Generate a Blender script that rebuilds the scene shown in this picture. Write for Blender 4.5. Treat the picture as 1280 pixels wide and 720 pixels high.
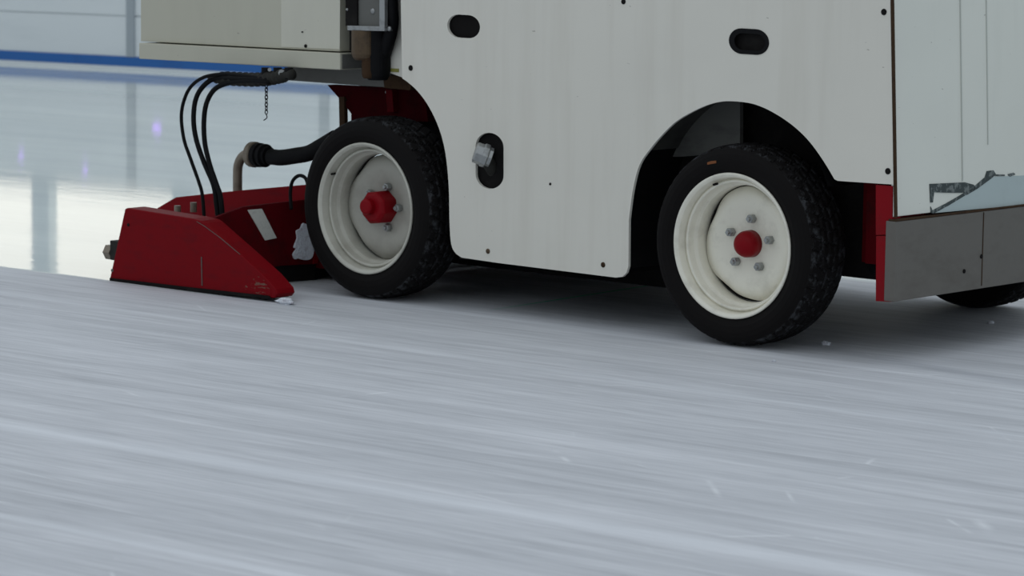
import bpy, bmesh, math, random
from mathutils import Vector, Matrix
from mathutils.geometry import tessellate_polygon
random.seed(4)
for o in list(bpy.data.objects): bpy.data.objects.remove(o)
S = bpy.context.scene
COL = S.collection

# ------------------------------------------------------------------ camera
CAM = Vector((6.5723, -8.5745, 1.5412)); YAW, PITCH, ROLL, FPX = -0.72656, 0.12344, 0.01140, 3778.4
fw = Vector((math.sin(YAW)*math.cos(PITCH), math.cos(YAW)*math.cos(PITCH), -math.sin(PITCH)))
rt = fw.cross(Vector((0, 0, 1))).normalized(); up = rt.cross(fw)
R2 = rt*math.cos(ROLL) + up*math.sin(ROLL); U2 = up*math.cos(ROLL) - rt*math.sin(ROLL)
cd = bpy.data.cameras.new('camera'); cam = bpy.data.objects.new('camera', cd); COL.objects.link(cam)
cam.matrix_world = Matrix(((R2.x, U2.x, -fw.x, CAM.x), (R2.y, U2.y, -fw.y, CAM.y), (R2.z, U2.z, -fw.z, CAM.z), (0, 0, 0, 1)))
cd.sensor_width = 36; cd.lens = FPX/1280*36; cd.clip_end = 300
cd.dof.use_dof = True; cd.dof.focus_distance = 10.7; cd.dof.aperture_fstop = 5.6
S.camera = cam

# ------------------------------------------------------------------ world, light, exposure
W = bpy.data.worlds.new('overcast_daylight'); S.world = W; W.use_nodes = True
nt = W.node_tree; nt.nodes.clear()
out = nt.nodes.new('ShaderNodeOutputWorld'); bg = nt.nodes.new('ShaderNodeBackground')
tc = nt.nodes.new('ShaderNodeTexCoord'); sx = nt.nodes.new('ShaderNodeSeparateXYZ'); cr = nt.nodes.new('ShaderNodeValToRGB')
nt.links.new(tc.outputs['Generated'], sx.inputs[0]); nt.links.new(sx.outputs['Z'], cr.inputs[0])
nt.links.new(cr.outputs[0], bg.inputs[0]); nt.links.new(bg.outputs[0], out.inputs[0])
cr.color_ramp.elements[0].position = 0.0; cr.color_ramp.elements[0].color = (.50, .56, .60, 1)
cr.color_ramp.elements[1].position = 0.9; cr.color_ramp.elements[1].color = (.86, .93, 1.0, 1)
bg.inputs[1].default_value = .80
vs = S.view_settings
vs.view_transform = 'Standard'; vs.look = 'None'; vs.gamma = 1; vs.use_curve_mapping = False; vs.exposure = 0.0

# ------------------------------------------------------------------ helpers
def at(x, y, ax, v):
    """point on the plane axis[ax] = v seen at that place of the measured photograph"""
    d = fw*FPX + R2*(x-640) - U2*(y-360)
    return CAM + d*((v-CAM[ax])/d[ax])
def Y(pts, y): return [at(a, b, 1, y) for a, b in pts]
def Xp(pts, x): return [at(a, b, 0, x) for a, b in pts]

def link(name, bm, mat, parent=None, smooth=False, bevel=0, seg=2, recalc=True):
    if recalc: bmesh.ops.recalc_face_normals(bm, faces=bm.faces)
    me = bpy.data.meshes.new(name); bm.to_mesh(me); bm.free()
    for p in me.polygons: p.use_smooth = smooth
    o = bpy.data.objects.new(name, me); COL.objects.link(o)
    if mat: me.materials.append(mat)
    if bevel:
        m = o.modifiers.new('bevel', 'BEVEL'); m.width = bevel; m.segments = seg; m.limit_method = 'ANGLE'; m.angle_limit = .6
    if parent: o.parent = parent
    return o
def tag(o, label=None, cat=None, group=None, kind=None):
    if label: o['label'] = label
    if cat: o['category'] = cat
    if group: o['group'] = group
    if kind: o['kind'] = kind
    return o
def box(bm, lo, hi, M=None):
    vs_ = [bm.verts.new(Vector((x, y, z)) if M is None else M @ Vector((x, y, z))) for x in (lo[0], hi[0]) for y in (lo[1], hi[1]) for z in (lo[2], hi[2])]
    for f in ((0, 1, 3, 2), (4, 6, 7, 5), (0, 4, 5, 1), (2, 3, 7, 6), (0, 2, 6, 4), (1, 5, 7, 3)):
        bm.faces.new([vs_[i] for i in f])
    return bm
def B(): return bmesh.new()
def plate(bm, outer, off, holes=()):
    """flat sheet: outline (3D points) with holes, given thickness by the offset vector"""
    off = Vector(off); loops = [list(outer)] + [list(h) for h in holes]
    fl = [p for l in loops for p in l]
    a = [bm.verts.new(p) for p in fl]; b = [bm.verts.new(p+off) for p in fl]
    for t in tessellate_polygon(loops):
        try: bm.faces.new([a[i] for i in t]); bm.faces.new([b[i] for i in reversed(t)])
        except ValueError: pass
    k = 0
    for l in loops:
        n = len(l)
        for i in range(n):
            j = (i+1) % n
            bm.faces.new((a[k+i], a[k+j], b[k+j], b[k+i]))
        k += n
    return bm
def frame_of(d):
    d = Vector(d).normalized(); h = Vector((0, 0, 1)) if abs(d.z) < .9 else Vector((1, 0, 0))
    u = d.cross(h).normalized(); return u, d.cross(u).normalized(), d
def lathe(bm, prof, org, axis, n=48, closed=False):
    """prof = [(radius, distance along axis)]"""
    org = Vector(org); u, v, d = frame_of(axis); rings = []
    for r, h in prof:
        if r < 1e-6: rings.append([bm.verts.new(org+d*h)])
        else: rings.append([bm.verts.new(org+d*h+(u*math.cos(2*math.pi*i/n)+v*math.sin(2*math.pi*i/n))*r) for i in range(n)])
    pairs = list(zip(rings, rings[1:])) + ([(rings[-1], rings[0])] if closed else [])
    for A, C in pairs:
        for i in range(n):
            j = (i+1) % n
            if len(A) == 1 and len(C) == 1: continue
            if len(A) == 1: bm.faces.new((A[0], C[i], C[j]))
            elif len(C) == 1: bm.faces.new((A[i], A[j], C[0]))
            else: bm.faces.new((A[i], A[j], C[j], C[i]))
    return bm
def cyl(bm, a, b, r, n=24, r2=None):
    a = Vector(a); b = Vector(b); L = (b-a).length
    return lathe(bm, [(0, 0), (r, 0), (r if r2 is None else r2, L), (0, L)], a, b-a, n)
def spline(pts, k=8):
    pts = [Vector(p) for p in pts]; P = [pts[0]*2-pts[1]] + pts + [pts[-1]*2-pts[-2]]; o = []
    for i in range(1, len(P)-2):
        for s in range(k):
            t = s/k; a, b, c, d = P[i-1:i+3]
            o.append(.5*((2*b)+(c-a)*t+(2*a-5*b+4*c-d)*t*t+(3*b-a-3*c+d)*t**3))
    return o+[pts[-1]]
def tube(bm, pts, r, n=12, cap=True):
    rs = r if isinstance(r, (list, tuple)) else [r]*len(pts); rings = []; u = None
    for i, p in enumerate(pts):
        d = (pts[min(i+1, len(pts)-1)]-pts[max(i-1, 0)]).normalized()
        if u is None: u, v, _ = frame_of(d)
        u = (u-d*u.dot(d)).normalized(); v = d.cross(u)
        rings.append([bm.verts.new(p+(u*math.cos(2*math.pi*k/n)+v*math.sin(2*math.pi*k/n))*rs[i]) for k in range(n)])
    for A, C in zip(rings, rings[1:]):
        for i in range(n): bm.faces.new((A[i], A[(i+1) % n], C[(i+1) % n], C[i]))
    if cap: bm.faces.new(rings[0]); bm.faces.new(rings[-1])
    return bm
def stadium(cx, cy, w, h, n=10, y=.0, sq=1.0):
    """rounded slot outline measured on the photograph, laid on the plane y"""
    r = min(w, h)/2; o = []
    for q, (sxx, syy) in enumerate(((1, 1), (-1, 1), (-1, -1), (1, -1))):
        for i in range(n+1):
            a = math.pi/2*(q + i/n)
            o.append((cx+sxx*(w/2-r)+r*math.cos(a), cy+syy*(h/2-r)+r*math.sin(a)))
    return Y(o, y)
def Pl(pts, p0, nv):
    o = []
    for a, b in pts:
        d = fw*FPX + R2*(a-640) - U2*(b-360); o.append(CAM + d*((p0-CAM).dot(nv)/d.dot(nv)))
    return o
def smooth_poly(pts, k=4):
    n = len(pts); o = []
    for i in range(n):
        a, b, c, d = [Vector(pts[(i+j-1) % n]) for j in range(4)]
        for s in range(k):
            t = s/k; o.append(.5*((2*b)+(c-a)*t+(2*a-5*b+4*c-d)*t*t+(3*b-a-3*c+d)*t**3))
    return o

# ------------------------------------------------------------------ materials
def mat(name, col, rough=.5, metal=0, dirt=None, dirt_amt=.0, scale=(6, 6, 6), bump=0, bscale=60, spec=.5, lo=.5, hi=.75, emit=None, es=0):
    m = bpy.data.materials.new(name); m.use_nodes = True; t = m.node_tree; b = t.nodes['Principled BSDF']
    b.inputs['Base Color'].default_value = (*col, 1); b.inputs['Roughness'].default_value = rough; b.inputs['Metallic'].default_value = metal
    b.inputs['Specular IOR Level'].default_value = spec
    if emit: b.inputs['Emission Color'].default_value = (*emit, 1); b.inputs['Emission Strength'].default_value = es
    c = t.nodes.new('ShaderNodeTexCoord')
    if dirt:
        mp = t.nodes.new('ShaderNodeMapping'); mp.inputs['Scale'].default_value = scale
        n = t.nodes.new('ShaderNodeTexNoise'); n.inputs['Scale'].default_value = 1; n.inputs['Detail'].default_value = 6; n.inputs['Roughness'].default_value = .65
        r = t.nodes.new('ShaderNodeMapRange'); r.inputs[1].default_value = lo; r.inputs[2].default_value = hi; r.inputs[4].default_value = dirt_amt
        x = t.nodes.new('ShaderNodeMix'); x.data_type = 'RGBA'; x.inputs[6].default_value = (*col, 1); x.inputs[7].default_value = (*dirt, 1)
        t.links.new(c.outputs['Object'], mp.inputs[0]); t.links.new(mp.outputs[0], n.inputs[0]); t.links.new(n.outputs[0], r.inputs[0])
        t.links.new(r.outputs[0], x.inputs[0]); t.links.new(x.outputs[2], b.inputs['Base Color'])
    if bump:
        n = t.nodes.new('ShaderNodeTexNoise'); n.inputs['Scale'].default_value = bscale; n.inputs['Detail'].default_value = 4
        u = t.nodes.new('ShaderNodeBump'); u.inputs['Strength'].default_value = bump; u.inputs['Distance'].default_value = .01
        t.links.new(c.outputs['Object'], n.inputs[0]); t.links.new(n.outputs[0], u.inputs['Height']); t.links.new(u.outputs[0], b.inputs['Normal'])
    return m
def math_node(t, op, a, b=None, c=None):
    n = t.nodes.new('ShaderNodeMath'); n.operation = op
    for i, v in enumerate((a, b, c)):
        if v is None: continue
        if isinstance(v, (int, float)): n.inputs[i].default_value = v
        else: t.links.new(v, n.inputs[i])
    return n.outputs[0]
def rng(t, v, a, b, c=0, d=1):
    n = t.nodes.new('ShaderNodeMapRange'); t.links.new(v, n.inputs[0])
    for i, q in enumerate((a, b, c, d)): n.inputs[i+1].default_value = q
    return n.outputs[0]
def noise(t, co, scale, detail=5, rough=.6, dist=0):
    mp = t.nodes.new('ShaderNodeMapping'); mp.inputs['Scale'].default_value = scale; t.links.new(co, mp.inputs[0])
    n = t.nodes.new('ShaderNodeTexNoise'); n.inputs['Scale'].default_value = 1; n.inputs['Detail'].default_value = detail
    n.inputs['Roughness'].default_value = rough; n.inputs['Distortion'].default_value = dist; t.links.new(mp.outputs[0], n.inputs[0]); return n.outputs[0]
def mixc(t, f, a, b):
    n = t.nodes.new('ShaderNodeMix'); n.data_type = 'RGBA'; t.links.new(f, n.inputs[0])
    for i, v in ((6, a), (7, b)):
        if isinstance(v, tuple): n.inputs[i].default_value = (*v, 1)
        else: t.links.new(v, n.inputs[i])
    return n.outputs[2]

# white painted sheet: vertical grime streaks and small scuffs
def paint(name, col, streak, amt, cx=40):
    m = bpy.data.materials.new(name); m.use_nodes = True; t = m.node_tree; b = t.nodes['Principled BSDF']
    co = t.nodes.new('ShaderNodeTexCoord').outputs['Object']
    s = rng(t, noise(t, co, (cx, cx, .7), 4), .5, .8, 0, amt)
    g = rng(t, noise(t, co, (1.5, 1.5, 2.2), 3), .4, .75, 0, .22)
    k = rng(t, noise(t, co, (30, 30, 75), 3, .5), .735, .76, 0, .55)
    c = mixc(t, s, col, streak); c = mixc(t, g, c, tuple(q*.82 for q in col)); c = mixc(t, k, c, (.16, .14, .12))
    t.links.new(c, b.inputs['Base Color']); b.inputs['Roughness'].default_value = .42; b.inputs['Specular IOR Level'].default_value = .35
    return m
WHITE = paint('white_painted_sheet', (.76, .735, .66), (.55, .51, .43), .3, 9)
FRONT = paint('white_front_sheet', (.75, .765, .70), (.58, .60, .54), .3, 7)
TANK = paint('warm_grey_tank_paint', (.53, .515, .42), (.40, .38, .31), .3, 4)
RIM = mat('cream_wheel_paint', (.86, .83, .72), .45, 0, (.40, .37, .30), .5, (9, 9, 9), lo=.5, hi=.8)
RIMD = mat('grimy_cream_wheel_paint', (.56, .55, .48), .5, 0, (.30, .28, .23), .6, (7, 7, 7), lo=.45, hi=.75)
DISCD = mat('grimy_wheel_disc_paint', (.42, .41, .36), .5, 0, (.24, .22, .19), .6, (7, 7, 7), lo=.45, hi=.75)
TANKL = paint('light_tank_panel_paint', (.63, .615, .52), (.46, .44, .37), .3, 4)
RED = mat('red_machine_paint', (.19, .002, .006), .5, 0, (.10, .006, .010), .6, (9, 9, 25), bump=.05, lo=.5, hi=.75, spec=.07)
DRED = mat('shaded_grimy_red_paint', (.09, .002, .005), .7, 0, (.03, .006, .006), .8, (10, 10, 10), spec=.05)  # red darkened as painted shade for the inner arm, with grime mottling
SRED = mat('shaded_red_underframe', (.04, .001, .003), .8, 0, (.015, .004, .004), .8, (10, 10, 10), spec=.04)  # red darkened further: shade on the rear bracket painted into its colour
BRED = mat('bright_red_paint', (.23, .002, .007), .4, 0, (.13, .01, .01), .5, (7, 7, 12), spec=.12)
STEEL = mat('dull_stainless_steel', (.145, .135, .12), .5, .3, (.09, .08, .065), .55, (5, 5, 12), bump=.08, bscale=20)
GALV = mat('grey_zinc_metal', (.36, .37, .37), .38, .7, (.12, .12, .11), .6, (30, 30, 30))
PIPE = mat('tarnished_steel_pipe', (.24, .20, .155), .42, .4, (.09, .07, .05), .6, (20, 20, 20))
BRASS = mat('brown_brass', (.10, .065, .035), .5, .4, (.03, .02, .015), .7, (20, 20, 20))
RUST = mat('rust_brown', (.055, .032, .018), .85, 0, (.02, .012, .01), .7, (40, 40, 40), spec=.1)
BLACK = mat('black_rubber', (.007, .007, .008), .6, 0, (.014, .014, .014), .5, (30, 30, 30), spec=.1)
SOOT_SHADE = mat('black_grime_and_shade', (.013, .012, .012), .9, 0, (.03, .028, .026), .6, (8, 8, 8), spec=.05)  # grimy black parts, and painted shade on the tank end and inside body and wheels
BEAM = mat('grey_frame_paint_and_shade', (.14, .14, .13), .6, 0, (.07, .065, .055), .5, (6, 6, 10), spec=.2)
LINER = mat('dark_liner_plastic', (.14, .14, .13), .6, 0, (.06, .06, .06), .8, (4, 4, 9), spec=.2)
SLEEVE = mat('dark_grey_sleeve', (.03, .029, .026), .7, 0, (.01, .01, .01), .7, (30, 30, 30), spec=.15)
SEAM = mat('panel_seam_line', (.52, .54, .50), .6)
CHIP = mat('bare_metal_chip', (.09, .075, .065), .6, 0, (.19, .01, .01), .8, (40, 40, 40))
LINE2 = mat('black_liner_plastic', (.013, .013, .014), .7, 0, (.03, .03, .03), .4, (4, 4, 9), spec=.2)
TAPE = mat('off_white_tape', (.62, .62, .57), .5, 0, (.35, .33, .3), .5, (60, 60, 60))
SNOW = mat('packed_snow', (.80, .84, .90), .75, 0, (.30, .22, .26), .8, (30, 30, 30), bump=.8, bscale=90)
MARK = mat('dark_scrape', (.045, .06, .06), .8, 0, (.3, .33, .32), .5, (45, 45, 45), lo=.52, hi=.6)
PATCH = mat('bare_blue_grey_patch', (.44, .52, .52), .5, 0, (.36, .42, .42), .5, (6, 6, 6))
YEL = mat('faded_yellow_label', (.28, .27, .06), .6)
ORG = mat('orange_paint_mark', (.20, .06, .012), .7)
LED = mat('violet_led', (.1, .05, .2), .4, emit=(.45, .22, 1.0), es=3.2)

# tyre rubber: snow caught in the tread grooves
def tyre_mat():
    m = bpy.data.materials.new('tyre_rubber'); m.use_nodes = True; t = m.node_tree; b = t.nodes['Principled BSDF']
    co = t.nodes.new('ShaderNodeTexCoord').outputs['Object']
    s = t.nodes.new('ShaderNodeSeparateXYZ'); t.links.new(co, s.inputs[0])
    r = math_node(t, 'SQRT', math_node(t, 'ADD', math_node(t, 'MULTIPLY', s.outputs[0], s.outputs[0]), math_node(t, 'MULTIPLY', s.outputs[2], s.outputs[2])))
    tread = rng(t, r, .347, .351)
    groove = math_node(t, 'MULTIPLY', tread, rng(t, r, .3635, .3605))
    n = rng(t, noise(t, co, (22, 30, 22), 5, .7), .5, .64)
    f = math_node(t, 'MULTIPLY', math_node(t, 'MULTIPLY', groove, n), .15)
    wear = math_node(t, 'MULTIPLY', rng(t, noise(t, co, (50, 14, 50), 4, .6), .6, .75), math_node(t, 'MULTIPLY', tread, .10))
    c = mixc(t, math_node(t, 'MAXIMUM', f, wear), (.007, .006, .006), (.30, .32, .35))
    t.links.new(c, b.inputs['Base Color']); b.inputs['Roughness'].default_value = .7; b.inputs['Specular IOR Level'].default_value = .10
    return m
TYRE = tyre_mat()

# ------------------------------------------------------------------ the ice
def ice_mat():
    m = bpy.data.materials.new('rink_ice'); m.use_nodes = True; t = m.node_tree; b = t.nodes['Principled BSDF']
    co = t.nodes.new('ShaderNodeTexCoord').outputs['Object']
    s = t.nodes.new('ShaderNodeSeparateXYZ'); t.links.new(co, s.inputs[0]); X, Yy = s.outputs[0], s.outputs[1]
    # freshly flooded film: behind the conditioner and over the far half of the rink
    edge = math_node(t, 'MULTIPLY', math_node(t, 'SUBTRACT', noise(t, co, (.9, 3, 1), 3), .5), .09)
    ye = math_node(t, 'ADD', Yy, edge)
    w1 = math_node(t, 'MULTIPLY', rng(t, ye, -.36, -.33), rng(t, X, -2.3, -2.5))
    w2 = rng(t, ye, 1.95, 2.1)
    wet = math_node(t, 'MAXIMUM', w1, w2)
    # dry ice: long skate and blade streaks along the travel direction
    rotm = t.nodes.new('ShaderNodeMapping'); rotm.inputs['Rotation'].default_value = (0, 0, math.radians(-2.5)); t.links.new(co, rotm.inputs[0]); cr_ = rotm.outputs[0]
    s1 = noise(t, cr_, (1.6, 24, 1), 6, .62, .5); s2 = noise(t, cr_, (5, 80, 1), 4, .6, .4); s3 = noise(t, co, (.5, 2.1, 1), 3, .5)
    s4 = noise(t, cr_, (.35, 7, 1), 4, .55, .3)
    v = math_node(t, 'ADD', math_node(t, 'MULTIPLY', s1, .38), math_node(t, 'ADD', math_node(t, 'MULTIPLY', s2, .2), math_node(t, 'ADD', math_node(t, 'MULTIPLY', s3, .14), math_node(t, 'MULTIPLY', s4, .28))))
    v = rng(t, v, .34, .68)
    dry = mixc(t, v, (.43, .445, .475), (.78, .795, .835))
    def line(p, q, w, soft):
        p = Vector(p[:2]); q = Vector(q[:2]); n = Vector((-(q-p).y, (q-p).x)).normalized(); c0 = -n.dot(p)
        d = math_node(t, 'ADD', math_node(t, 'ADD', math_node(t, 'MULTIPLY', X, n.x), math_node(t, 'MULTIPLY', Yy, n.y)), c0)
        wob = math_node(t, 'MULTIPLY', math_node(t, 'SUBTRACT', noise(t, co, (1.5, .5, 1), 3), .5), w*.8)
        return rng(t, math_node(t, 'ABSOLUTE', math_node(t, 'ADD', d, wob)), w, w+soft, 1, 0)
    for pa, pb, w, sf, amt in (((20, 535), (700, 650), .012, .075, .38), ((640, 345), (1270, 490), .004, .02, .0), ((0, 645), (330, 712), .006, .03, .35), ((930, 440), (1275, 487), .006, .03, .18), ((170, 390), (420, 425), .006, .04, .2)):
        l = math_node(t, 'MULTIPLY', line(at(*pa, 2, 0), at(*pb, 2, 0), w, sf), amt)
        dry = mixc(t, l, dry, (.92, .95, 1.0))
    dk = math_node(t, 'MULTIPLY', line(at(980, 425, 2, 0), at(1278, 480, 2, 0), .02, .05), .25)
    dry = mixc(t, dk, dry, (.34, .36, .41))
    # a few short skate cuts across the streaks
    v3 = t.nodes.new('ShaderNodeTexVoronoi'); v3.feature = 'DISTANCE_TO_EDGE'; mp = t.nodes.new('ShaderNodeMapping')
    mp.inputs['Scale'].default_value = (1.1, 2.7, 1); mp.inputs['Rotation'].default_value = (0, 0, .5); t.links.new(co, mp.inputs[0]); t.links.new(mp.outputs[0], v3.inputs['Vector']); v3.inputs['Scale'].default_value = 1
    cut = math_node(t, 'MULTIPLY', rng(t, v3.outputs['Distance'], .0, .012, 1, 0), rng(t, noise(t, co, (2, 4, 1), 2), .56, .66, 0, .45))
    dry = mixc(t, cut, dry, (.95, .97, 1.0))
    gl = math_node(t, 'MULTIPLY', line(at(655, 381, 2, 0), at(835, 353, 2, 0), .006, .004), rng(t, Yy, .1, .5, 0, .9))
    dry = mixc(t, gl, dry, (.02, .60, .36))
    wetc = mixc(t, rng(t, noise(t, co, (.12, .9, 1), 4), .3, .7), (.62, .68, .68), (.84, .90, .88))
    c = mixc(t, wet, dry, wetc); t.links.new(c, b.inputs['Base Color'])
    rr = t.nodes.new('ShaderNodeMix'); t.links.new(wet, rr.inputs[0]); rr.inputs[2].default_value = .62
    t.links.new(rng(t, noise(t, co, (.5, 3, 1), 3), .4, .7, .035, .08), rr.inputs[3]); t.links.new(rr.outputs[0], b.inputs['Roughness'])
    b.inputs['IOR'].default_value = 1.32
    h = math_node(t, 'ADD', math_node(t, 'MULTIPLY', math_node(t, 'ADD', s1, s2), math_node(t, 'SUBTRACT', 1.0, wet)), math_node(t, 'MULTIPLY', noise(t, co, (3.0, 11, 1), 4, .55), math_node(t, 'MULTIPLY', wet, .38)))
    u = t.nodes.new('ShaderNodeBump'); u.inputs['Strength'].default_value = .35; u.inputs['Distance'].default_value = .004
    t.links.new(h, u.inputs['Height']); t.links.new(u.outputs[0], b.inputs['Normal'])
    return m
bm = B(); box(bm, (-60, -14, -.2), (40, 11.6, 0)); tag(link('floor', bm, ice_mat()), 'pale scratched rink ice, wet and mirror-like at the far left', None, None, 'structure')

# ------------------------------------------------------------------ dasher boards and glazed hall side behind
BOARD = mat('white_dasher_board', (.74, .775, .79), .4, 0, (.60, .64, .66), .6, (.6, .6, 2.5))
BLUE = mat('blue_kick_plate', (.012, .12, .40), .45, 0, (.01, .08, .28), .5, (3, 3, 3))
GREY = mat('grey_board_joint', (.36, .40, .43), .5)
GLOW = mat('daylight_glazing', (.5, .5, .5), .3, emit=(1.0, .96, .84), es=1.02)
GLOW2 = mat('pale_hall_wall', (.55, .62, .66), .8)
P0 = at(0, 79, 2, 0); P1 = at(420, 101.5, 2, 0); dirn = (P1-P0).normalized(); dirn.z = 0
nrm = Vector((-dirn.y, dirn.x, 0))                     # pointing away from the camera
BM_ = Matrix(((dirn.x, nrm.x, 0, P0.x), (dirn.y, nrm.y, 0, P0.y), (0, 0, 1, 0), (0, 0, 0, 1)))
def bbox(lo, hi, bm=None): return box(bm or B(), lo, hi, BM_)
seg_w = 2.4
bm = bbox((-30, .012, .13), (40, .10, .51)); bbox((-30, .012, .525), (40, .10, 1.16), bm); bbox((-30, .03, .5), (40, .1, .53), bm)
wb = tag(link('wall_back', bm, BOARD), 'white rink dasher boards beyond the ice', None, None, 'structure')
bm = bbox((-30, .004, 0), (40, .09, .034)); tag(link('trim_0', bm, BOARD), 'pale sill strip under the blue kick plate', None, None, 'structure')
bm = bbox((-30, 0, .034), (40, .09, .128)); tag(link('baseboard_back', bm, BLUE, bevel=.004), 'blue kick plate along the foot of the boards', None, None, 'structure')
bm = bbox((-30, -.03, 1.16), (40, .14, 1.19)); tag(link('trim_1', bm, GREY), 'grey cap rail on the boards', None, None, 'structure')
jx = (BM_.inverted() @ at(156, 40, 1, P0.y+.1)).x
for k in range(-4, 8):
    bm = bbox((jx+k*seg_w-.05, -.008, .128), (jx+k*seg_w+.05, .02, 1.16)); tag(link('trim_%d' % (k+6), bm, GREY), 'grey joint strip between two board panels', None, None, 'structure')
# glazed side of the hall, behind the boards
GY = 1.6; c0 = (BM_.inverted() @ at(67, 40, 1, P0.y+GY)).x; n = 0
for k in range(-5, 9):
    a = c0+k*2.0; n += 1
    bm = bbox((a+.13, GY, .9), (a+1.87, GY+.03, 2.9)); tag(link('window_%d' % n, bm, GLOW), 'tall daylight window of the hall', None, None, 'structure')
bm = B()
for k in range(-5, 10): bbox((c0+k*2.0-.125, GY-.12, 0), (c0+k*2.0+.125, GY+.1, 2.95), bm)
bbox((-30, GY-.05, 0), (40, GY+.2, .9), bm); bbox((-30, GY-.05, 2.9), (40, GY+.2, 5.5), bm)
tag(link('wall_hall', bm, GLOW2), 'pale hall wall with window piers behind the boards', None, None, 'structure')
# small violet lamps fixed on the board face
lamp = None
for i, (px, py) in enumerate(((195, 160), (25, 195), (105, 213))):
    g = at(px, py, 2, 0); d = g-CAM; d.z = -d.z; q = BM_.inverted().to_3x3() @ d; g0 = BM_.inverted() @ g
    tt = -g0.y/q.y; h = g0+q*tt
    if lamp is None:
        bm = B(); lathe(bm, [(0, -.02), (.02, -.02), (.028, -.008), (.028, 0), (0, 0)], (0, 0, 0), nrm, 20); lamp = link('violet_lamp', bm, LED, smooth=True); o = lamp
    else:
        o = lamp.copy(); COL.objects.link(o)
    o.location = BM_ @ Vector((h.x, 0.012, h.z))
    o.scale = (2.2, .6, .45) if i == 0 else (1.6, .4, .3)
    tag(o, ('small violet lamp on the white rink boards, brightest reflection on the wet ice', 'small violet lamp on the boards, leftmost reflection on the wet ice', 'small violet lamp on the boards, its reflection nearest the bright glare', 'small violet lamp on the boards just left of the brightest one')[i], 'lamp', 'violet lamps on the boards')

# ------------------------------------------------------------------ the machine
MC = bpy.data.objects.new('ice_resurfacer', None); COL.objects.link(MC)
tag(MC, 'white ice resurfacer with red conditioner sled driving on the rink', 'ice resurfacer')
YP = .03
A2 = lambda l: [(p.x, p.y) for p in spline([Vector((a, b, 0)) for a, b in l], 4)]
arch_r = A2([(502.8, 98), (510, 103), (522, 114), (534, 130), (545, 151), (553, 174), (558, 200), (561, 235), (562, 280), (564, 305), (569, 316), (577, 322)])
bott = [(625, 329), (770, 347), (778, 346), (783, 341), (785.5, 333)]
arch_f = A2([(786, 275), (791, 238), (799, 207), (812, 187), (829, 167), (845, 152), (863, 141), (885, 131), (907, 126.5), (935, 128.5), (953, 134), (968, 141.5), (983, 151), (997, 162), (1010, 175), (1021, 189), (1033, 207), (1043, 224)]) + [(1047, 226)]
outer = Y([(499.5, -75)] + arch_r + bott + arch_f + [(1060, 227), (1117, 230.7), (1112.8, 0), (1111, -75)], YP)
def dog(cx, cy, w, h):     # slot with a nick in the top edge
    p = [(cx-w*.5, cy+.0), (cx-w*.45, cy-h*.30), (cx-w*.32, cy-h*.47), (cx-w*.1, cy-h*.5), (cx+w*.04, cy-h*.44), (cx+w*.14, cy-h*.40), (cx+w*.34, cy-h*.44), (cx+w*.46, cy-h*.28), (cx+w*.5, cy+.02*h), (cx+w*.47, cy+h*.32), (cx+w*.34, cy+h*.49), (cx, cy+h*.47), (cx-w*.34, cy+h*.44), (cx-w*.47, cy+h*.27)]
    return p
def slot(cx, cy, w, h, y):
    r = min(w, h)/2; o = []
    cs = ((1, 1), (-1, 1), (-1, -1), (1, -1))
    for q, (a_, b_) in enumerate(cs):
        for i in range(9):
            a = math.pi/2*(q+i/8); o.append((cx+a_*(w/2-r)+r*math.cos(a), cy+b_*(h/2-r)+r*math.sin(a)))
    sl = .06; o = [(x, yy+(x-cx)*sl) for x, yy in o]
    return Y(o, y)
h1 = slot(579.5, 33, 41, 29, YP); h2 = slot(936, 52, 50, 32, YP); h3 = slot(612, 201, 35, 70, YP)
bm = B(); plate(bm, outer, (0, .012, 0), (h1, h2, h3)); side = link('side_panel', bm, WHITE, MC, bevel=.0015)
# pocket linings behind the openings
for nm, h, dp, c, m_ in (('hand_hold', h1, .06, h1, SOOT_SHADE), ('hand_hold', h2, .05, h2, SOOT_SHADE), ('filler_recess', h3, .07, h3, SOOT_SHADE)):
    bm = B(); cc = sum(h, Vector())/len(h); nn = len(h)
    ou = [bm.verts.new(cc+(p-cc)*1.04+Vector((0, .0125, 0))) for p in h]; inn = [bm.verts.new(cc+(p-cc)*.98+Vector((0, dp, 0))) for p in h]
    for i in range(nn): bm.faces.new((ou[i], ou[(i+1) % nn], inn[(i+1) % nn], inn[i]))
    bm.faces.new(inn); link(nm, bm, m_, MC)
bm = B(); rim_o = slot(936, 52, 50, 32, YP-.002); rim_i = slot(937, 52.5, 39, 21, YP-.002)
plate(bm, rim_o, (0, .006, 0), (rim_i,)); link('hand_hold_trim', bm, BLACK, MC, bevel=.001)
bm = B(); plate(bm, Y([(919, 46), (926, 43), (933, 45), (938, 47), (944, 44), (952, 46), (954, 54), (951, 62), (936, 63), (921, 61), (918, 54)], YP+.03), (0, .006, 0)); link('latch_plate', bm, SLEEVE, MC, bevel=.001)
# screws of the side panel
def screw(px, py, r, m_=GALV, y=YP):
    p = at(px, py, 1, y); bm = B(); lathe(bm, [(0, -.006), (r*.55, -.0055), (r, -.002), (r, .004), (0, .004)], (0, 0, 0), (0, 1, 0), 20)
    o = link('screw', bm, m_, MC, smooth=True); o.location = p; return o
for px, py, r, m_ in ((610, 314, .010, BRASS), (754, 331, .010, RUST), (1105, 15, .011, SOOT_SHADE), (1110, 214, .011, SOOT_SHADE), (513.5, 85, .011, SOOT_SHADE), (779.5, 2, .010, SOOT_SHADE), (688, 230, .005, SOOT_SHADE)):
    screw(px, py, r, m_)
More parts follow.
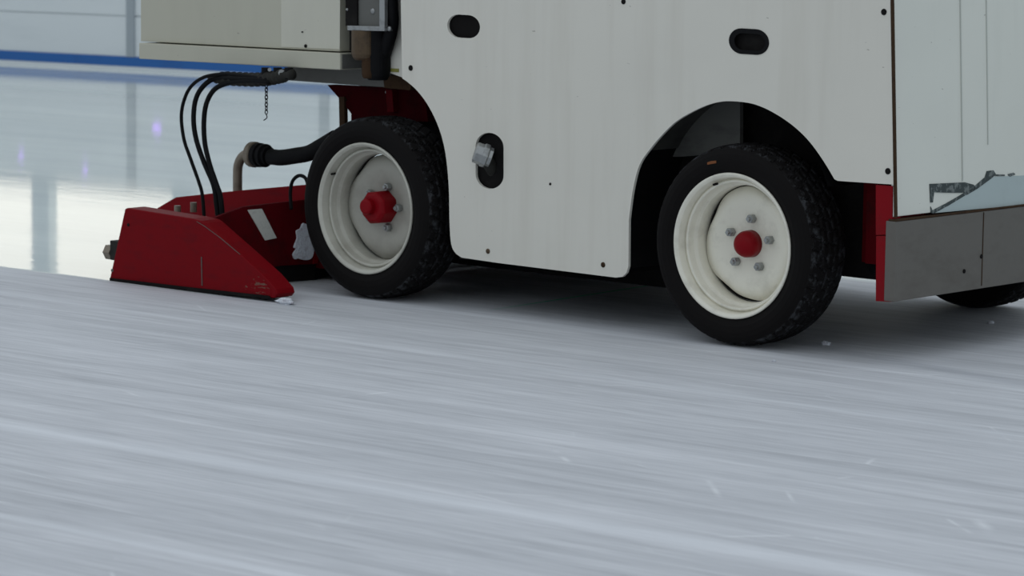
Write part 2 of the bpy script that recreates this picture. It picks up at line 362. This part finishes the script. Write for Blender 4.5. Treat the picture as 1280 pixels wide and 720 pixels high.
# filler pipe and its cap poking out of the oval opening
cpos = at(605, 194, 1, YP-.03); ax = Vector((-.62, -.62, .30)).normalized()
bm = B(); cyl(bm, at(622, 222, 1, YP+.066), cpos, .026, 28); fp = link('filler_pipe', bm, SLEEVE, MC, smooth=False)
bm = B(); lathe(bm, [(0, .038), (.034, .038), (.041, .034), (.041, .008), (.046, .006), (.046, -.012), (.038, -.016), (.038, -.03), (0, -.03)], cpos, ax, 8); link('filler_cap', bm, GALV, fp, bevel=.002)
# body core: black fill blocks, the shade inside the body put into their colour
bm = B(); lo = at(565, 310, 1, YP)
box(bm, (-1.37, .05, .20), (-.60, 1.70, .86)); link('body_core', bm, SOOT_SHADE, MC)
bm = B(); box(bm, (-1.66, .05, .93), (.62, 1.70, 1.36)); link('upper_body', bm, SOOT_SHADE, MC)
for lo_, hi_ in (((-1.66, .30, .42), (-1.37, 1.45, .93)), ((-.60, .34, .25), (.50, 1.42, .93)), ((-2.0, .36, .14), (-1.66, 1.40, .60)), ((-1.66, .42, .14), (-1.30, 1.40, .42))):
    link('chassis_box', box(B(), lo_, hi_), SOOT_SHADE, MC)
bm = B(); plate(bm, [Vector((x, 1.765, z)) for x, z in ((-1.66, 1.36), (-1.66, .90), (-1.50, .78), (-1.40, .60), (-1.37, .21), (-.58, .20), (-.52, .40), (-.42, .70), (-.06, .88), (.28, .70), (.38, .62), (.66, .62), (.64, 1.36))], (0, .012, 0)); link('far_side_panel', bm, WHITE, MC)
bm = B(); box(bm, (-2.25, .55, .10), (-.62, 1.50, .20)); link('belly_pan', bm, SOOT_SHADE, MC)
# wheel-arch liners
def liner(cx, r, a0, a1, y0, y1, m_, cz=.44, n=20):
    bm = B(); pts = []
    for i in range(n+1):
        a = math.radians(a0+(a1-a0)*i/n); pts.append((cx+r*math.cos(a), cz+r*math.sin(a)))
    A = [bm.verts.new((x, y0, z)) for x, z in pts]; Cc = [bm.verts.new((x, y1, z)) for x, z in pts]
    for i in range(n): bm.faces.new((A[i], A[i+1], Cc[i+1], Cc[i]))
    bmesh.ops.solidify(bm, geom=bm.faces[:], thickness=.006)
    return link('arch_liner', bm, m_, MC, smooth=False)
liner(-.06, .47, 84, 150, .044, .34, LINER); liner(-.06, .475, 20, 84, .044, .34, LINE2); liner(-.06, .475, 150, 205, .044, .34, LINE2)
liner(-1.84, .49, 10, 62, .044, .34, LINE2)
bm = B(); plate(bm, Y([(790, 118), (925, 118), (925, 190), (850, 196), (790, 196)], .27), (0, .02, 0)); link('inner_fender', bm, LINER, MC)
bm = B(); plate(bm, Y([(482, 112), (585, 112), (585, 320), (482, 320)], .37), (0, .02, 0)); link('inner_fender', bm, SOOT_SHADE, MC)
# ---- front end
XF = at(1117, 250, 1, YP).x
fpl = Xp([(1114, -75), (1119.5, 271)], XF)
WID = 1.80
def xz(y, px, py): p = at(px, py, 0, XF); return p.z
zt = 1.50; zb = at(1119.5, 271, 0, XF).z
bm = B(); box(bm, (XF-.012, YP+.008, zb), (XF, WID, zt)); fp_ = link('front_panel', bm, FRONT, MC, bevel=.002)
bm = B(); pr = at(1204.5, 200, 0, XF).y; box(bm, (XF-.001, pr, zb+.10), (XF+.004, pr+.004, zt)); link('panel_seam', bm, SEAM, fp_)
bm = B(); pr2 = at(1240, 100, 0, XF).y; box(bm, (XF-.001, pr2, zb+.22), (XF+.003, pr2+.004, zt)); link('panel_seam', bm, SEAM, fp_)
bm = B(); plate(bm, Y([(1112.2, -75), (1114.2, -75), (1119.6, 272), (1117.4, 272)], YP-.003), (0, .012, 0)); link('corner_trim', bm, RUST, MC)
# scraped patch on the front panel
bm = B(); plate(bm, Xp([(1165, 266.5), (1190, 252), (1243, 221), (1290, 219), (1300, 254.0)], XF), (.0015, 0, 0)); link('bare_patch', bm, PATCH, fp_)
bm = B()
for poly in ([(1163, 230), (1207, 228), (1218, 231), (1221, 236), (1205, 241), (1190, 241), (1168, 240.5), (1166, 253), (1163, 253)],
             [(1163, 258), (1165, 263), (1183, 254), (1206, 241), (1207, 244), (1185, 257), (1166, 267), (1163, 266)],
             [(1206, 241), (1215, 236), (1232, 222), (1235, 214), (1243, 213), (1246, 218), (1240, 223), (1222, 236), (1208, 244)],
             [(1244, 218), (1257, 218.4), (1257, 220), (1244, 220)], [(1261, 218), (1268, 216), (1270, 218), (1263, 221)]):
    plate(bm, Xp(poly, XF), (.003, 0, 0))
link('scrape_mark', bm, MARK, fp_)
for o in [fp_]+list(fp_.children):
    for v in o.data.vertices: v.co.x -= .05*(v.co.z-zb)
# steel skirt below the front panel
z1 = at(1114, 277, 0, XF).z; z0 = at(1114, 377, 0, XF).z
bm = B(); box(bm, (XF-.03, YP+.0, z0), (XF+.012, WID, z1)); sk = link('front_skirt', bm, STEEL, MC, bevel=.003)
bm = B(); sy = at(1224, 320, 0, XF).y; box(bm, (XF+.011, sy, z0+.01), (XF+.014, sy+.003, z1-.004)); link('skirt_seam', bm, RUST, sk)
for px, py in ((1205, 339), (1226.5, 320.5)):
    bm = B(); lathe(bm, [(0, .004), (.007, .003), (.008, 0), (0, 0)], at(px, py, 0, XF+.012), (1, 0, 0), 12); link('skirt_bolt', bm, SOOT_SHADE, sk)
bm = B(); box(bm, (XF-.02, YP-.0, z1), (XF+.014, WID, zb-.008)); link('rust_edge', bm, RUST, MC, bevel=.002)
bm = B()
plate(bm, Y([(1094.5, 231), (1116, 232.5), (1115, 293.5), (1094.5, 294)], YP+.005), (0, .05, 0)); plate(bm, Y([(1095, 295), (1115, 294.5), (1113.5, 377.5), (1094.5, 376.5)], YP+.003), (0, .05, 0))
link('red_corner_post', bm, BRED, MC, bevel=.002)
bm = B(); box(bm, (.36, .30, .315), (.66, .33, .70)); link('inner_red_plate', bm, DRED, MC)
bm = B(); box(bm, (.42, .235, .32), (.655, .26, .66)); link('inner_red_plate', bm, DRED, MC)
bm = B(); cyl(bm, (.40, .33, .30), (.64, .20, .29), .030, 20); cyl(bm, (.2, .30, .30), (.2, 1.4, .30), .045, 20); link('tie_rod', bm, BLACK, MC, smooth=False)

# ---- wheels
def tyre_mesh():
    bm = B(); n = 432
    prof = [(.248, .030), (.256, .012), (.268, .003), (.290, -.007), (.312, -.009), (.330, -.005), (.344, .004), (.350, .010)]
    nt_ = 22; y0, y1 = .016, .204; tr = [None]*nt_
    back = [(.350, .210), (.330, .224), (.290, .226), (.25, .20)]
    rings = []
    def ring(f): return [bm.verts.new(f(2*math.pi*i/n, i)) for i in range(n)]
    for r, y in prof: rings.append(ring(lambda a, i: Vector((r*math.cos(a), y, r*math.sin(a)))))
    for k in range(nt_+1):
        u = k/nt_; y = y0+(y1-y0)*u; base = .365-.010*abs(2*u-1)**4
        def f(a, i):
            g = False
            for gu in (.24, .42, .58, .76):
                if abs(u-gu) < .024: g = True
            ph = (i/9 + (u*2.2 if u < .5 else (1-u)*2.2)) % 1.0
            if ph < .2 and (u < .40 or u > .60): g = True
            ph2 = (i/8 + u*1.4) % 1.0
            if ph2 < .14 and .44 < u < .56: g = True
            rr = base-(.0055 if g else 0)
            return Vector((rr*math.cos(a), y, rr*math.sin(a)))
        rings.append(ring(f))
    for r, y in back: rings.append(ring(lambda a, i: Vector((r*math.cos(a), y, r*math.sin(a)))))
    for A, Cc in zip(rings, rings[1:]):
        for i in range(n): bm.faces.new((A[i], A[(i+1) % n], Cc[(i+1) % n], Cc[i]))
    return bm
def hexnut(bm, c, r, h, d=(0, -1, 0), n=6): return lathe(bm, [(0, h), (r*.8, h), (r, h*.8), (r, 0), (0, 0)], c, d, n)
def rim_mesh():
    bm = B()
    lathe(bm, [(.250, .040), (.257, .014), (.2625, .006), (.2635, .0), (.259, -.003), (.253, .000), (.249, .006), (.247, .007), (.2465, .009), (.2445, .030), (.243, .040), (.2415, .048), (.239, .049), (.2375, .046), (.236, .037), (.234, .0355), (.2295, .036), (.2275, .037), (.2265, .040), (.2255, .046), (.2245, .066), (.223, .070), (.216, .078), (.2145, .082), (.2135, .10), (.2125, .13), (.225, .18), (.232, .18), (.232, .06), (.250, .040)], (0, 0, 0), (0, 1, 0), 96)
    return bm
def disc_mesh():
    bm = B(); n = 96; rings = []
    for r, y in ((.0, .118), (.045, .118), (.060, .121), (.105, .117), (.130, .110), (.158, .104), (.178, .108), (1.0, .120), (1.0, .135)):
        if r == 0: rings.append([bm.verts.new((0, y, 0))]); continue
        R_ = []
        for i in range(n):
            a = 2*math.pi*i/n; rr = r
            if r == 1.0: rr = .2010+.0085*math.cos(4*(a-.3))+.002*math.sin(9*a)
            R_.append(bm.verts.new((rr*math.cos(a), y, rr*math.sin(a))))
        rings.append(R_)
    for A, Cc in zip(rings, rings[1:]):
        for i in range(n):
            j = (i+1) % n
            if len(A) == 1: bm.faces.new((A[0], Cc[i], Cc[j]))
            else: bm.faces.new((A[i], A[j], Cc[j], Cc[i]))
    return bm
def wheel(x, y, front, flip=False, spin=0):
    M_ = Matrix.Translation((x, y, .365)) @ Matrix.Rotation(math.pi if flip else 0, 4, 'Z') @ Matrix.Rotation(spin, 4, 'Y')
    ty = link('tyre', tyre_mesh(), TYRE, MC, smooth=False); ty.matrix_world = M_
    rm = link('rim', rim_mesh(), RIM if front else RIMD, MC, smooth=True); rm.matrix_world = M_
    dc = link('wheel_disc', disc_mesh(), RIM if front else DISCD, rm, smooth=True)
    bm = B(); lathe(bm, [(0, .137), (.210, .137), (.210, .17), (.19, .20), (0, .20)], (0, 0, 0), (0, 1, 0), 32); link('brake_drum_shade', bm, SOOT_SHADE, rm)  # drum blackened to paint shade into the gap round the disc
    bm = B()
    if front: lathe(bm, [(0, .052), (.015, .053), (.030, .058), (.041, .068), (.048, .084), (.050, .122), (0, .122)], (0, 0, 0), (0, 1, 0), 32)
    else:
        lathe(bm, [(0, .040), (.056, .040), (.068, .052), (.069, .122), (0, .122)], (0, 0, 0), (0, 1, 0), 8)
        lathe(bm, [(0, .012), (.026, .012), (.032, .018), (.032, .042), (0, .042)], (-.012, 0, .002), (0, 1, 0), 20)
    hc = link('hub_cap', bm, BRED, rm, smooth=front, bevel=0 if front else .004); 
    for k in range(5):
        a = math.radians((85 if front else 73)+72*k)+(spin if not flip else 0); q_ = .092 if front else .086; c = Vector((q_*math.cos(a), .117, q_*math.sin(a)))
        bm = B(); lathe(bm, [(0, .034), (.008, .034), (.009, .024), (.0145, .024), (.0165, .020), (.0165, 0), (0, 0)], c, (0, -1, 0), 6)
        o = link('lug_nut', bm, GALV, rm, bevel=.001)
    va = 1.95 if front else math.pi-spin; bm = B(); cyl(bm, (.236*math.cos(va), .036, .236*math.sin(va)), (.233*math.cos(va), .012, .233*math.sin(va)), .0045, 10); link('valve_stem', bm, SOOT_SHADE, rm)
    return ty, rm
wheel(.0, 0.0, True, spin=math.radians(-2))
wheel(-1.841, 0.0, False, spin=math.radians(16))
wheel(.0, 1.74, True, True); wheel(-1.841, 1.74, False, True)
# orange dab on the front tyre sidewall
c = at(889.5, 203, 1, -.006); bm = B(); plate(bm, Y([(884, 203), (889, 201.3), (895, 200.8), (895, 204), (890, 204.8), (884, 206)], -.0105), (0, .012, 0)); link('tyre_paint_dab', bm, ORG, MC)
# axles
for x in (0, -1.841): link('axle', cyl(B(), (x, .15, .365), (x, 1.6, .365), .055, 20), SOOT_SHADE, MC)

# ---- rear frame, bracket and lift gear
bm = B(); pts = Y([(360, 78), (490, 84), (486, 109.5), (360, 100.5)], .22); plate(bm, pts, (0, .08, 0)); link('rear_beam', bm, BEAM, MC, bevel=.003)
bm = B(); plate(bm, Y([(478, 94), (503, 96), (514, 106), (512, 113), (480, 110)], .19), (0, .06, 0)); link('rusty_bracket', bm, RUST, MC, bevel=.003)
bm = B()
plate(bm, Y([(409, 106), (530, 112), (535, 152), (439, 152), (439, 142), (433, 134), (424, 123)], .30), (0, .05, 0), (Y([(431, 124), (433, 123), (434, 125.5), (432, 126.5)], .30),))
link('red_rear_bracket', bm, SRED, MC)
bm = B(); plate(bm, Y([(423.5, 121), (430, 121), (431, 170), (424.5, 170)], .29), (0, .02, 0)); link('bracket_strut', bm, RUST, MC)
bm = B(); plate(bm, Y([(482, 112), (490, 112.5), (492, 140), (484, 140)], .27), (0, .03, 0)); link('bracket_strut', bm, DRED, MC)
screw(483, 115, .006, GALV, .29)
# inner white post beside the side panel
bm = B(); plate(bm, Y([(486, -75), (499, -75), (503, 97), (486, 91)], .13), (0, .02, 0)); link('inner_side_post', bm, WHITE, MC, bevel=.002)
bm = B(); plate(bm, Y([(488, 85.5), (498, 86), (498, 90.3), (488, 89.6)], .127), (0, .003, 0)); link('yellow_label', bm, YEL, MC)
# lift cylinder group
bm = B(); plate(bm, Y([(432, -75), (481, -75), (481, 34), (432, 32)], .045), (0, .04, 0)); link('lift_bracket', bm, BEAM, MC, bevel=.004)
bm = B(); plate(bm, Y([(432, -75), (446, -75), (446, 33), (432, 32)], .035), (0, .02, 0)); link('lift_bracket_edge', bm, SOOT_SHADE, MC)
bm = B(); plate(bm, Y([(474, -75), (480.5, -75), (480.5, 36), (474, 36)], .022), (0, .02, 0)); plate(bm, Y([(434, 32), (480.5, 33), (480.5, 39), (434, 38)], .022), (0, .06, 0)); link('lift_bracket_flange', bm, GALV, MC, bevel=.002)
screw(466, 14, .012, GALV, .045); screw(486.5, 36, .010, GALV, .04); screw(434, 12, .006, GALV, .035)
def vert_cyl(nm, px0, px1, py0, py1, y, m_, r_in=1.0, tilt=0):
    a = at((px0+px1)/2, py0, 1, y); b = at((px0+px1)/2+tilt, py1, 1, y); r = (at(px1, py0, 1, y)-at(px0, py0, 1, y)).length/2*.80
    bm = B(); L = (b-a).length
    lathe(bm, [(0, 0), (r, 0), (r, L*.8), (r*.9, L*.92), (r*.72, L), (0, L)], a, b-a, 28); return link(nm, bm, m_, MC, smooth=False, bevel=.002)
vert_cyl('brass_cylinder', 441, 471, 38, 75, .065, BRASS)
vert_cyl('brass_cylinder', 453, 468, 72, 98, .06, RUST)
vert_cyl('black_cylinder', 457, 487, 36, 100, .10, BLACK)
bm = B(); tube(bm, spline([at(489, -75, 1, .07), at(489, 0, 1, .07), at(490, 28, 1, .08), at(486, 50, 1, .09), at(480, 70, 1, .11)]), .027, 16); link('black_hose', bm, BLACK, MC, smooth=True)
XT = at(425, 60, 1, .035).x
bm = B(); box(bm, (XT+.004, .085, .985), (XT+.014, 1.66, 1.45)); link('tank_end_shade', bm, SOOT_SHADE, MC)  # black sheet added as painted shade on the tank's forward face
bm = B(); box(bm, (XT+.001, .045, .912), (XT+.004, .155, .970)); link('ledge_end_shade', bm, BEAM, MC)  # dark grey sheet: shade on the ledge end painted as colour
bm = B(); box(bm, (-1.96, .20, .93), (-1.66, .22, 1.45)); link('rear_bulkhead', bm, SOOT_SHADE, MC)

# ---- rear tank box
def tank(nm, pts, y, dep, m_, bev=.006): bm = B(); plate(bm, Y(pts, y), (0, dep, 0)); return link(nm, bm, m_, MC, bevel=bev, seg=3)
TW = 1.62
tank('rear_tank', [(175.5, -75), (424.5, -75), (424.5, 64.5), (175.5, 51.5)], .06, TW, TANK, .004)
bm = B(); plate(bm, Y([(351, -75), (425.5, -75), (424.5, 62), (351.3, 59)], .057), (0, .004, 0)); link('tank_panel', bm, TANKL, MC, bevel=.002)
tank('tank_ledge', [(173.5, 53.5), (425, 66.5), (425, 87.5), (173.5, 73.5)], .035, .125, TANK, .004)
tank('tank_floor', [(175, 53.5), (424.5, 66), (424.5, 85), (175, 72)], .17, TW-.2, TANK, .004)
screw(382, 57.5, .007, SOOT_SHADE, .055); screw(378, 40, .003, SOOT_SHADE, .055)

# ---- hoses, chain, clamp
HY = -.05
for pts, r in (([(330, 98), (300, 94), (279, 92.5), (254, 97), (236, 112), (227, 140), (229.5, 172), (238, 198), (248, 226), (253, 245), (256, 285)], .0075),
               ([(335, 100), (300, 98), (270, 98), (254, 108), (244.5, 125), (242, 150), (245.5, 175), (255, 203), (267, 232), (271, 259), (274, 285)], .0105),
               ([(338, 102), (305, 101), (283, 104.5), (268, 112), (258.5, 128), (255, 150), (256, 178), (262, 205), (270.5, 230), (276, 248), (279, 285)], .0105)):
    n_ = len(pts); P = [at(x, y, 1, HY+(.03 if i < 3 else 0)+(i/n_)*(-.02)) for i, (x, y) in enumerate(pts)]
    bm = B(); tube(bm, spline(P), r, 14); link('hydraulic_hose', bm, BLACK, MC, smooth=True)
bm = B(); P = [at(x, y, 1, .0) for x, y in ((262, 98), (280, 98), (300, 99), (320, 99.5), (338, 98), (352, 95), (366, 93))]
sp = spline(P); tube(bm, sp, [.012+.016*min(1, i/8)+.003*math.sin(i*2.1) if i < len(sp)-6 else .022 for i in range(len(sp))], 14); link('hose_sleeve', bm, SLEEVE, MC, smooth=True)
for x in (332, 347, 361): link('hose_clamp', cyl(B(), at(x, 93, 1, .0)+Vector((0, 0, .028)), at(x, 93, 1, .0)-Vector((0, 0, .02)), .018, 12), BLACK, MC)
bm = B(); cyl(bm, at(352, 91, 1, -.02), at(352, 91, 1, .03), .014, 8); cyl(bm, at(337, 87, 1, -.02), at(337, 87, 1, .03), .008, 8); link('clamp_bolt', bm, GALV, MC)
bm = B(); z0c = at(333, 106, 1, -.01)
for k in range(8):
    c = z0c-Vector((0, 0, .015*k+.006)); ringp = []
    for i in range(13):
        a = 2*math.pi*i/12; q = Vector((math.cos(a)*.0055, 0, math.sin(a)*.010))
        if k % 2: q = Vector((q.x*.3, q.x, q.z))
        ringp.append(c+q)
    tube(bm, ringp, .0021, 6, False)
tube(bm, spline([z0c-Vector((0, 0, .122)), z0c-Vector((-.004, 0, .132)), z0c-Vector((.004, 0, .140)), z0c-Vector((.016, 0, .146))]), .0022, 6); link('hanging_chain', bm, SOOT_SHADE, MC, smooth=True)

# ---- water pipe
WY = .30
P = [at(x, y, 1, WY) for x, y in ((297, 262), (297, 240), (297, 218), (298, 206), (303, 196), (312, 191), (322, 191))]
bm = B(); tube(bm, spline(P), .0205, 20); wp = link('water_pipe', bm, PIPE, MC, smooth=True)
a = at(316, 193, 1, WY); b = at(346, 196, 1, WY); d = (b-a).normalized()
bm = B(); lathe(bm, [(.02, -.010), (.050, -.010), (.055, -.005), (.055, .018), (.050, .023), (.03, .023), (.03, .03), (.02, .03)], a, d, 32); link('pipe_flange', bm, PIPE, MC, smooth=False, bevel=.001)
bm = B(); lathe(bm, [(.02, .024), (.050, .024), (.052, .030), (.052, .050), (.044, .054), (.044, .062), (.050, .064), (.050, .080), (.040, .085), (.040, .10), (0, .10)], a, d, 32); link('pipe_coupling', bm, BLACK, MC, smooth=False, bevel=.001)
P = [at(x, y, 1, WY) for x, y in ((338, 196), (352, 197), (370, 194.5), (386, 191.5), (400, 184), (420, 172))]
bm = B(); tube(bm, spline(P), .034, 20); link('rubber_hose', bm, BLACK, MC, smooth=True)
P = [at(x, y, 1, .1) for x, y in ((364, 262), (363, 240), (366, 226), (374, 219.5), (382, 223), (385, 235), (386, 262))]
bm = B(); tube(bm, spline(P), .0075, 10); link('wire_loop', bm, BLACK, MC, smooth=True)

# ---- conditioner sled
CY = -.33
shp = [(156, 261), (159, 260), (240, 273), (251.4, 276), (256, 279), (300, 318), (330, 345), (345, 362), (346.5, 368), (343, 372.5), (335, 372.2), (240, 362), (136.5, 350.5)]
bm = B(); plate(bm, Y(shp, CY), (0, .10, 0)); cond = link('conditioner', bm, RED, MC, bevel=.006, seg=3)
bm = B(); plate(bm, Y([(137, 347.5), (240, 359.5), (336, 370), (338, 373.5), (240, 364), (137, 353)], CY-.006), (0, .10, 0)); link('runner', bm, SOOT_SHADE, cond)
bm = B(); plate(bm, Y([(251, 321), (252.2, 321), (253, 357), (251.8, 357)], CY-.002), (0, .006, 0)); link('paint_chip', bm, CHIP, cond)
CH = mat('bare_metal_scratches', (.19, .002, .006), .5, 0, (.16, .13, .10), .7, (22, 22, 70), lo=.54, hi=.60, spec=.07)
bm = B(); plate(bm, Y([(303, 361), (312, 352), (322, 345), (331, 351), (338, 362), (339, 369), (325, 368)], CY-.001), (0, .004, 0)); link('scratched_nose', bm, CH, cond)
# diagonal crease line on the nose: worn edge
bm = B(); tube(bm, [at(x, y, 1, CY-.0005) for x, y in ((246, 277), (256, 283), (275, 297), (300, 318))], .0016, 6); link('worn_edge', bm, CHIP, cond)
# inner arm plate and rear plate
A0 = at(262, 276, 1, -.225); A1 = at(386, 250, 1, .25); AN = Vector((-(A1-A0).y, (A1-A0).x, 0)).normalized()
if AN.dot(fw) < 0: AN = -AN
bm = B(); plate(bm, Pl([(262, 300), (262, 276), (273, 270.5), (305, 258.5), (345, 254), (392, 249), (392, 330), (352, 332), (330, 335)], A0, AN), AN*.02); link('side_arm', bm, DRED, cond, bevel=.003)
bm = B(); plate(bm, Y([(185, 285), (193, 262.5), (205, 255), (220, 246.5), (300, 238), (392, 230), (392, 330), (185, 330)], .27), (0, .03, 0)); link('rear_plate', bm, RED, cond, bevel=.003)
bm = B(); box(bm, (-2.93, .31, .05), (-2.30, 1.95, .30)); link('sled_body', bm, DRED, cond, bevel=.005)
bm = B(); plate(bm, Pl([(335, 318), (394, 318), (394, 358), (352, 362)], A0+AN*.03, AN), (-.3, .9, 0)); link('blade_housing', bm, SOOT_SHADE, cond)
bm = B(); plate(bm, Pl([(309.5, 262.5), (327.5, 261), (346, 297.5), (331.5, 300.5)], A0-AN*.003, AN), AN*.003); link('reflector_strip', bm, TAPE, cond)
for x, y in ((222, 260), (242, 256)):
    bm = B(); cyl(bm, at(x, y+9, 1, -.02), at(x, y-3, 1, -.02), .014, 8); link('fitting', bm, PIPE, cond)
for x, y in ((160.5, 281), (140.5, 338)):
    bm = B(); lathe(bm, [(0, -.003), (.006, -.003), (.007, 0), (0, 0)], at(x, y, 1, CY), (0, 1, 0), 12); link('rivet', bm, SOOT_SHADE if y < 300 else BEAM, cond)
# side bolt at the rear end of the sled
a = at(150, 315, 1, -.24)
bm = B(); q = at(146.5, 312, 1, -.26); box(bm, (q.x-.012, q.y-.03, q.z-.042), (q.x+.05, q.y+.03, q.z+.040)); eb = link('end_bracket', bm, SLEEVE, cond, bevel=.003)
bm = B(); q = at(139.5, 315, 1, -.26); lathe(bm, [(0, .022), (.032, .022), (.034, .018), (.034, -.02), (0, -.02)], q, (-1, 0, 0), 6); link('end_bolt', bm, PIPE, cond, bevel=.001)

# ------------------------------------------------------------------ snow
def clump(name, c, size, seed, label, group=None):
    r = random.Random(seed); bm = B(); bmesh.ops.create_icosphere(bm, subdivisions=3, radius=1)
    ph = [r.uniform(0, 6) for _ in range(6)]
    for v in bm.verts:
        n_ = v.co.normalized(); k = 1+.16*math.sin(5*n_.x+ph[0])+.14*math.sin(6*n_.y+ph[1])+.14*math.sin(7*n_.z+ph[2])+.06*math.sin(17*n_.x+ph[3])*math.sin(15*n_.z+ph[4])
        v.co = Vector((n_.x*size[0]*k, n_.y*size[1]*k, n_.z*size[2]*k))
    o = link(name, bm, SNOW, smooth=True); o.location = c; return tag(o, label, 'snow', group)
bm = B(); ol = smooth_poly(Pl([(368, 309), (372, 298), (371, 289), (376, 286), (380, 279), (389, 286), (393, 304), (392, 318), (388, 324), (380, 325), (373, 323), (369, 324), (367, 318), (371, 311)], A0-AN*.010, AN), 3)
plate(bm, ol, AN*.011); bmesh.ops.subdivide_edges(bm, edges=bm.edges[:], cuts=1)
sp_ = link('packed_snow', bm, SNOW, cond, bevel=.004); sp_['label'] = 'white packed snow stuck beside the wheel'
clump('snow_clump', at(357, 377, 2, .010), (.045, .022, .013), 3, 'small white snow heap at the front tip of the red sled')
for i, (x, y, s_, lb) in enumerate(((1032, 429, .014, 'white ice crumb on the ice just right of the front wheel'), (967, 451, .006, 'tiny ice crumb on the ice below the front wheel'), (1238, 403, .012, 'ice crumb in the shade below the steel front skirt'))):
    clump('ice_crumb', at(x, y, 2, s_*.4), (s_*1.3, s_, s_*.6), 11+i, lb)
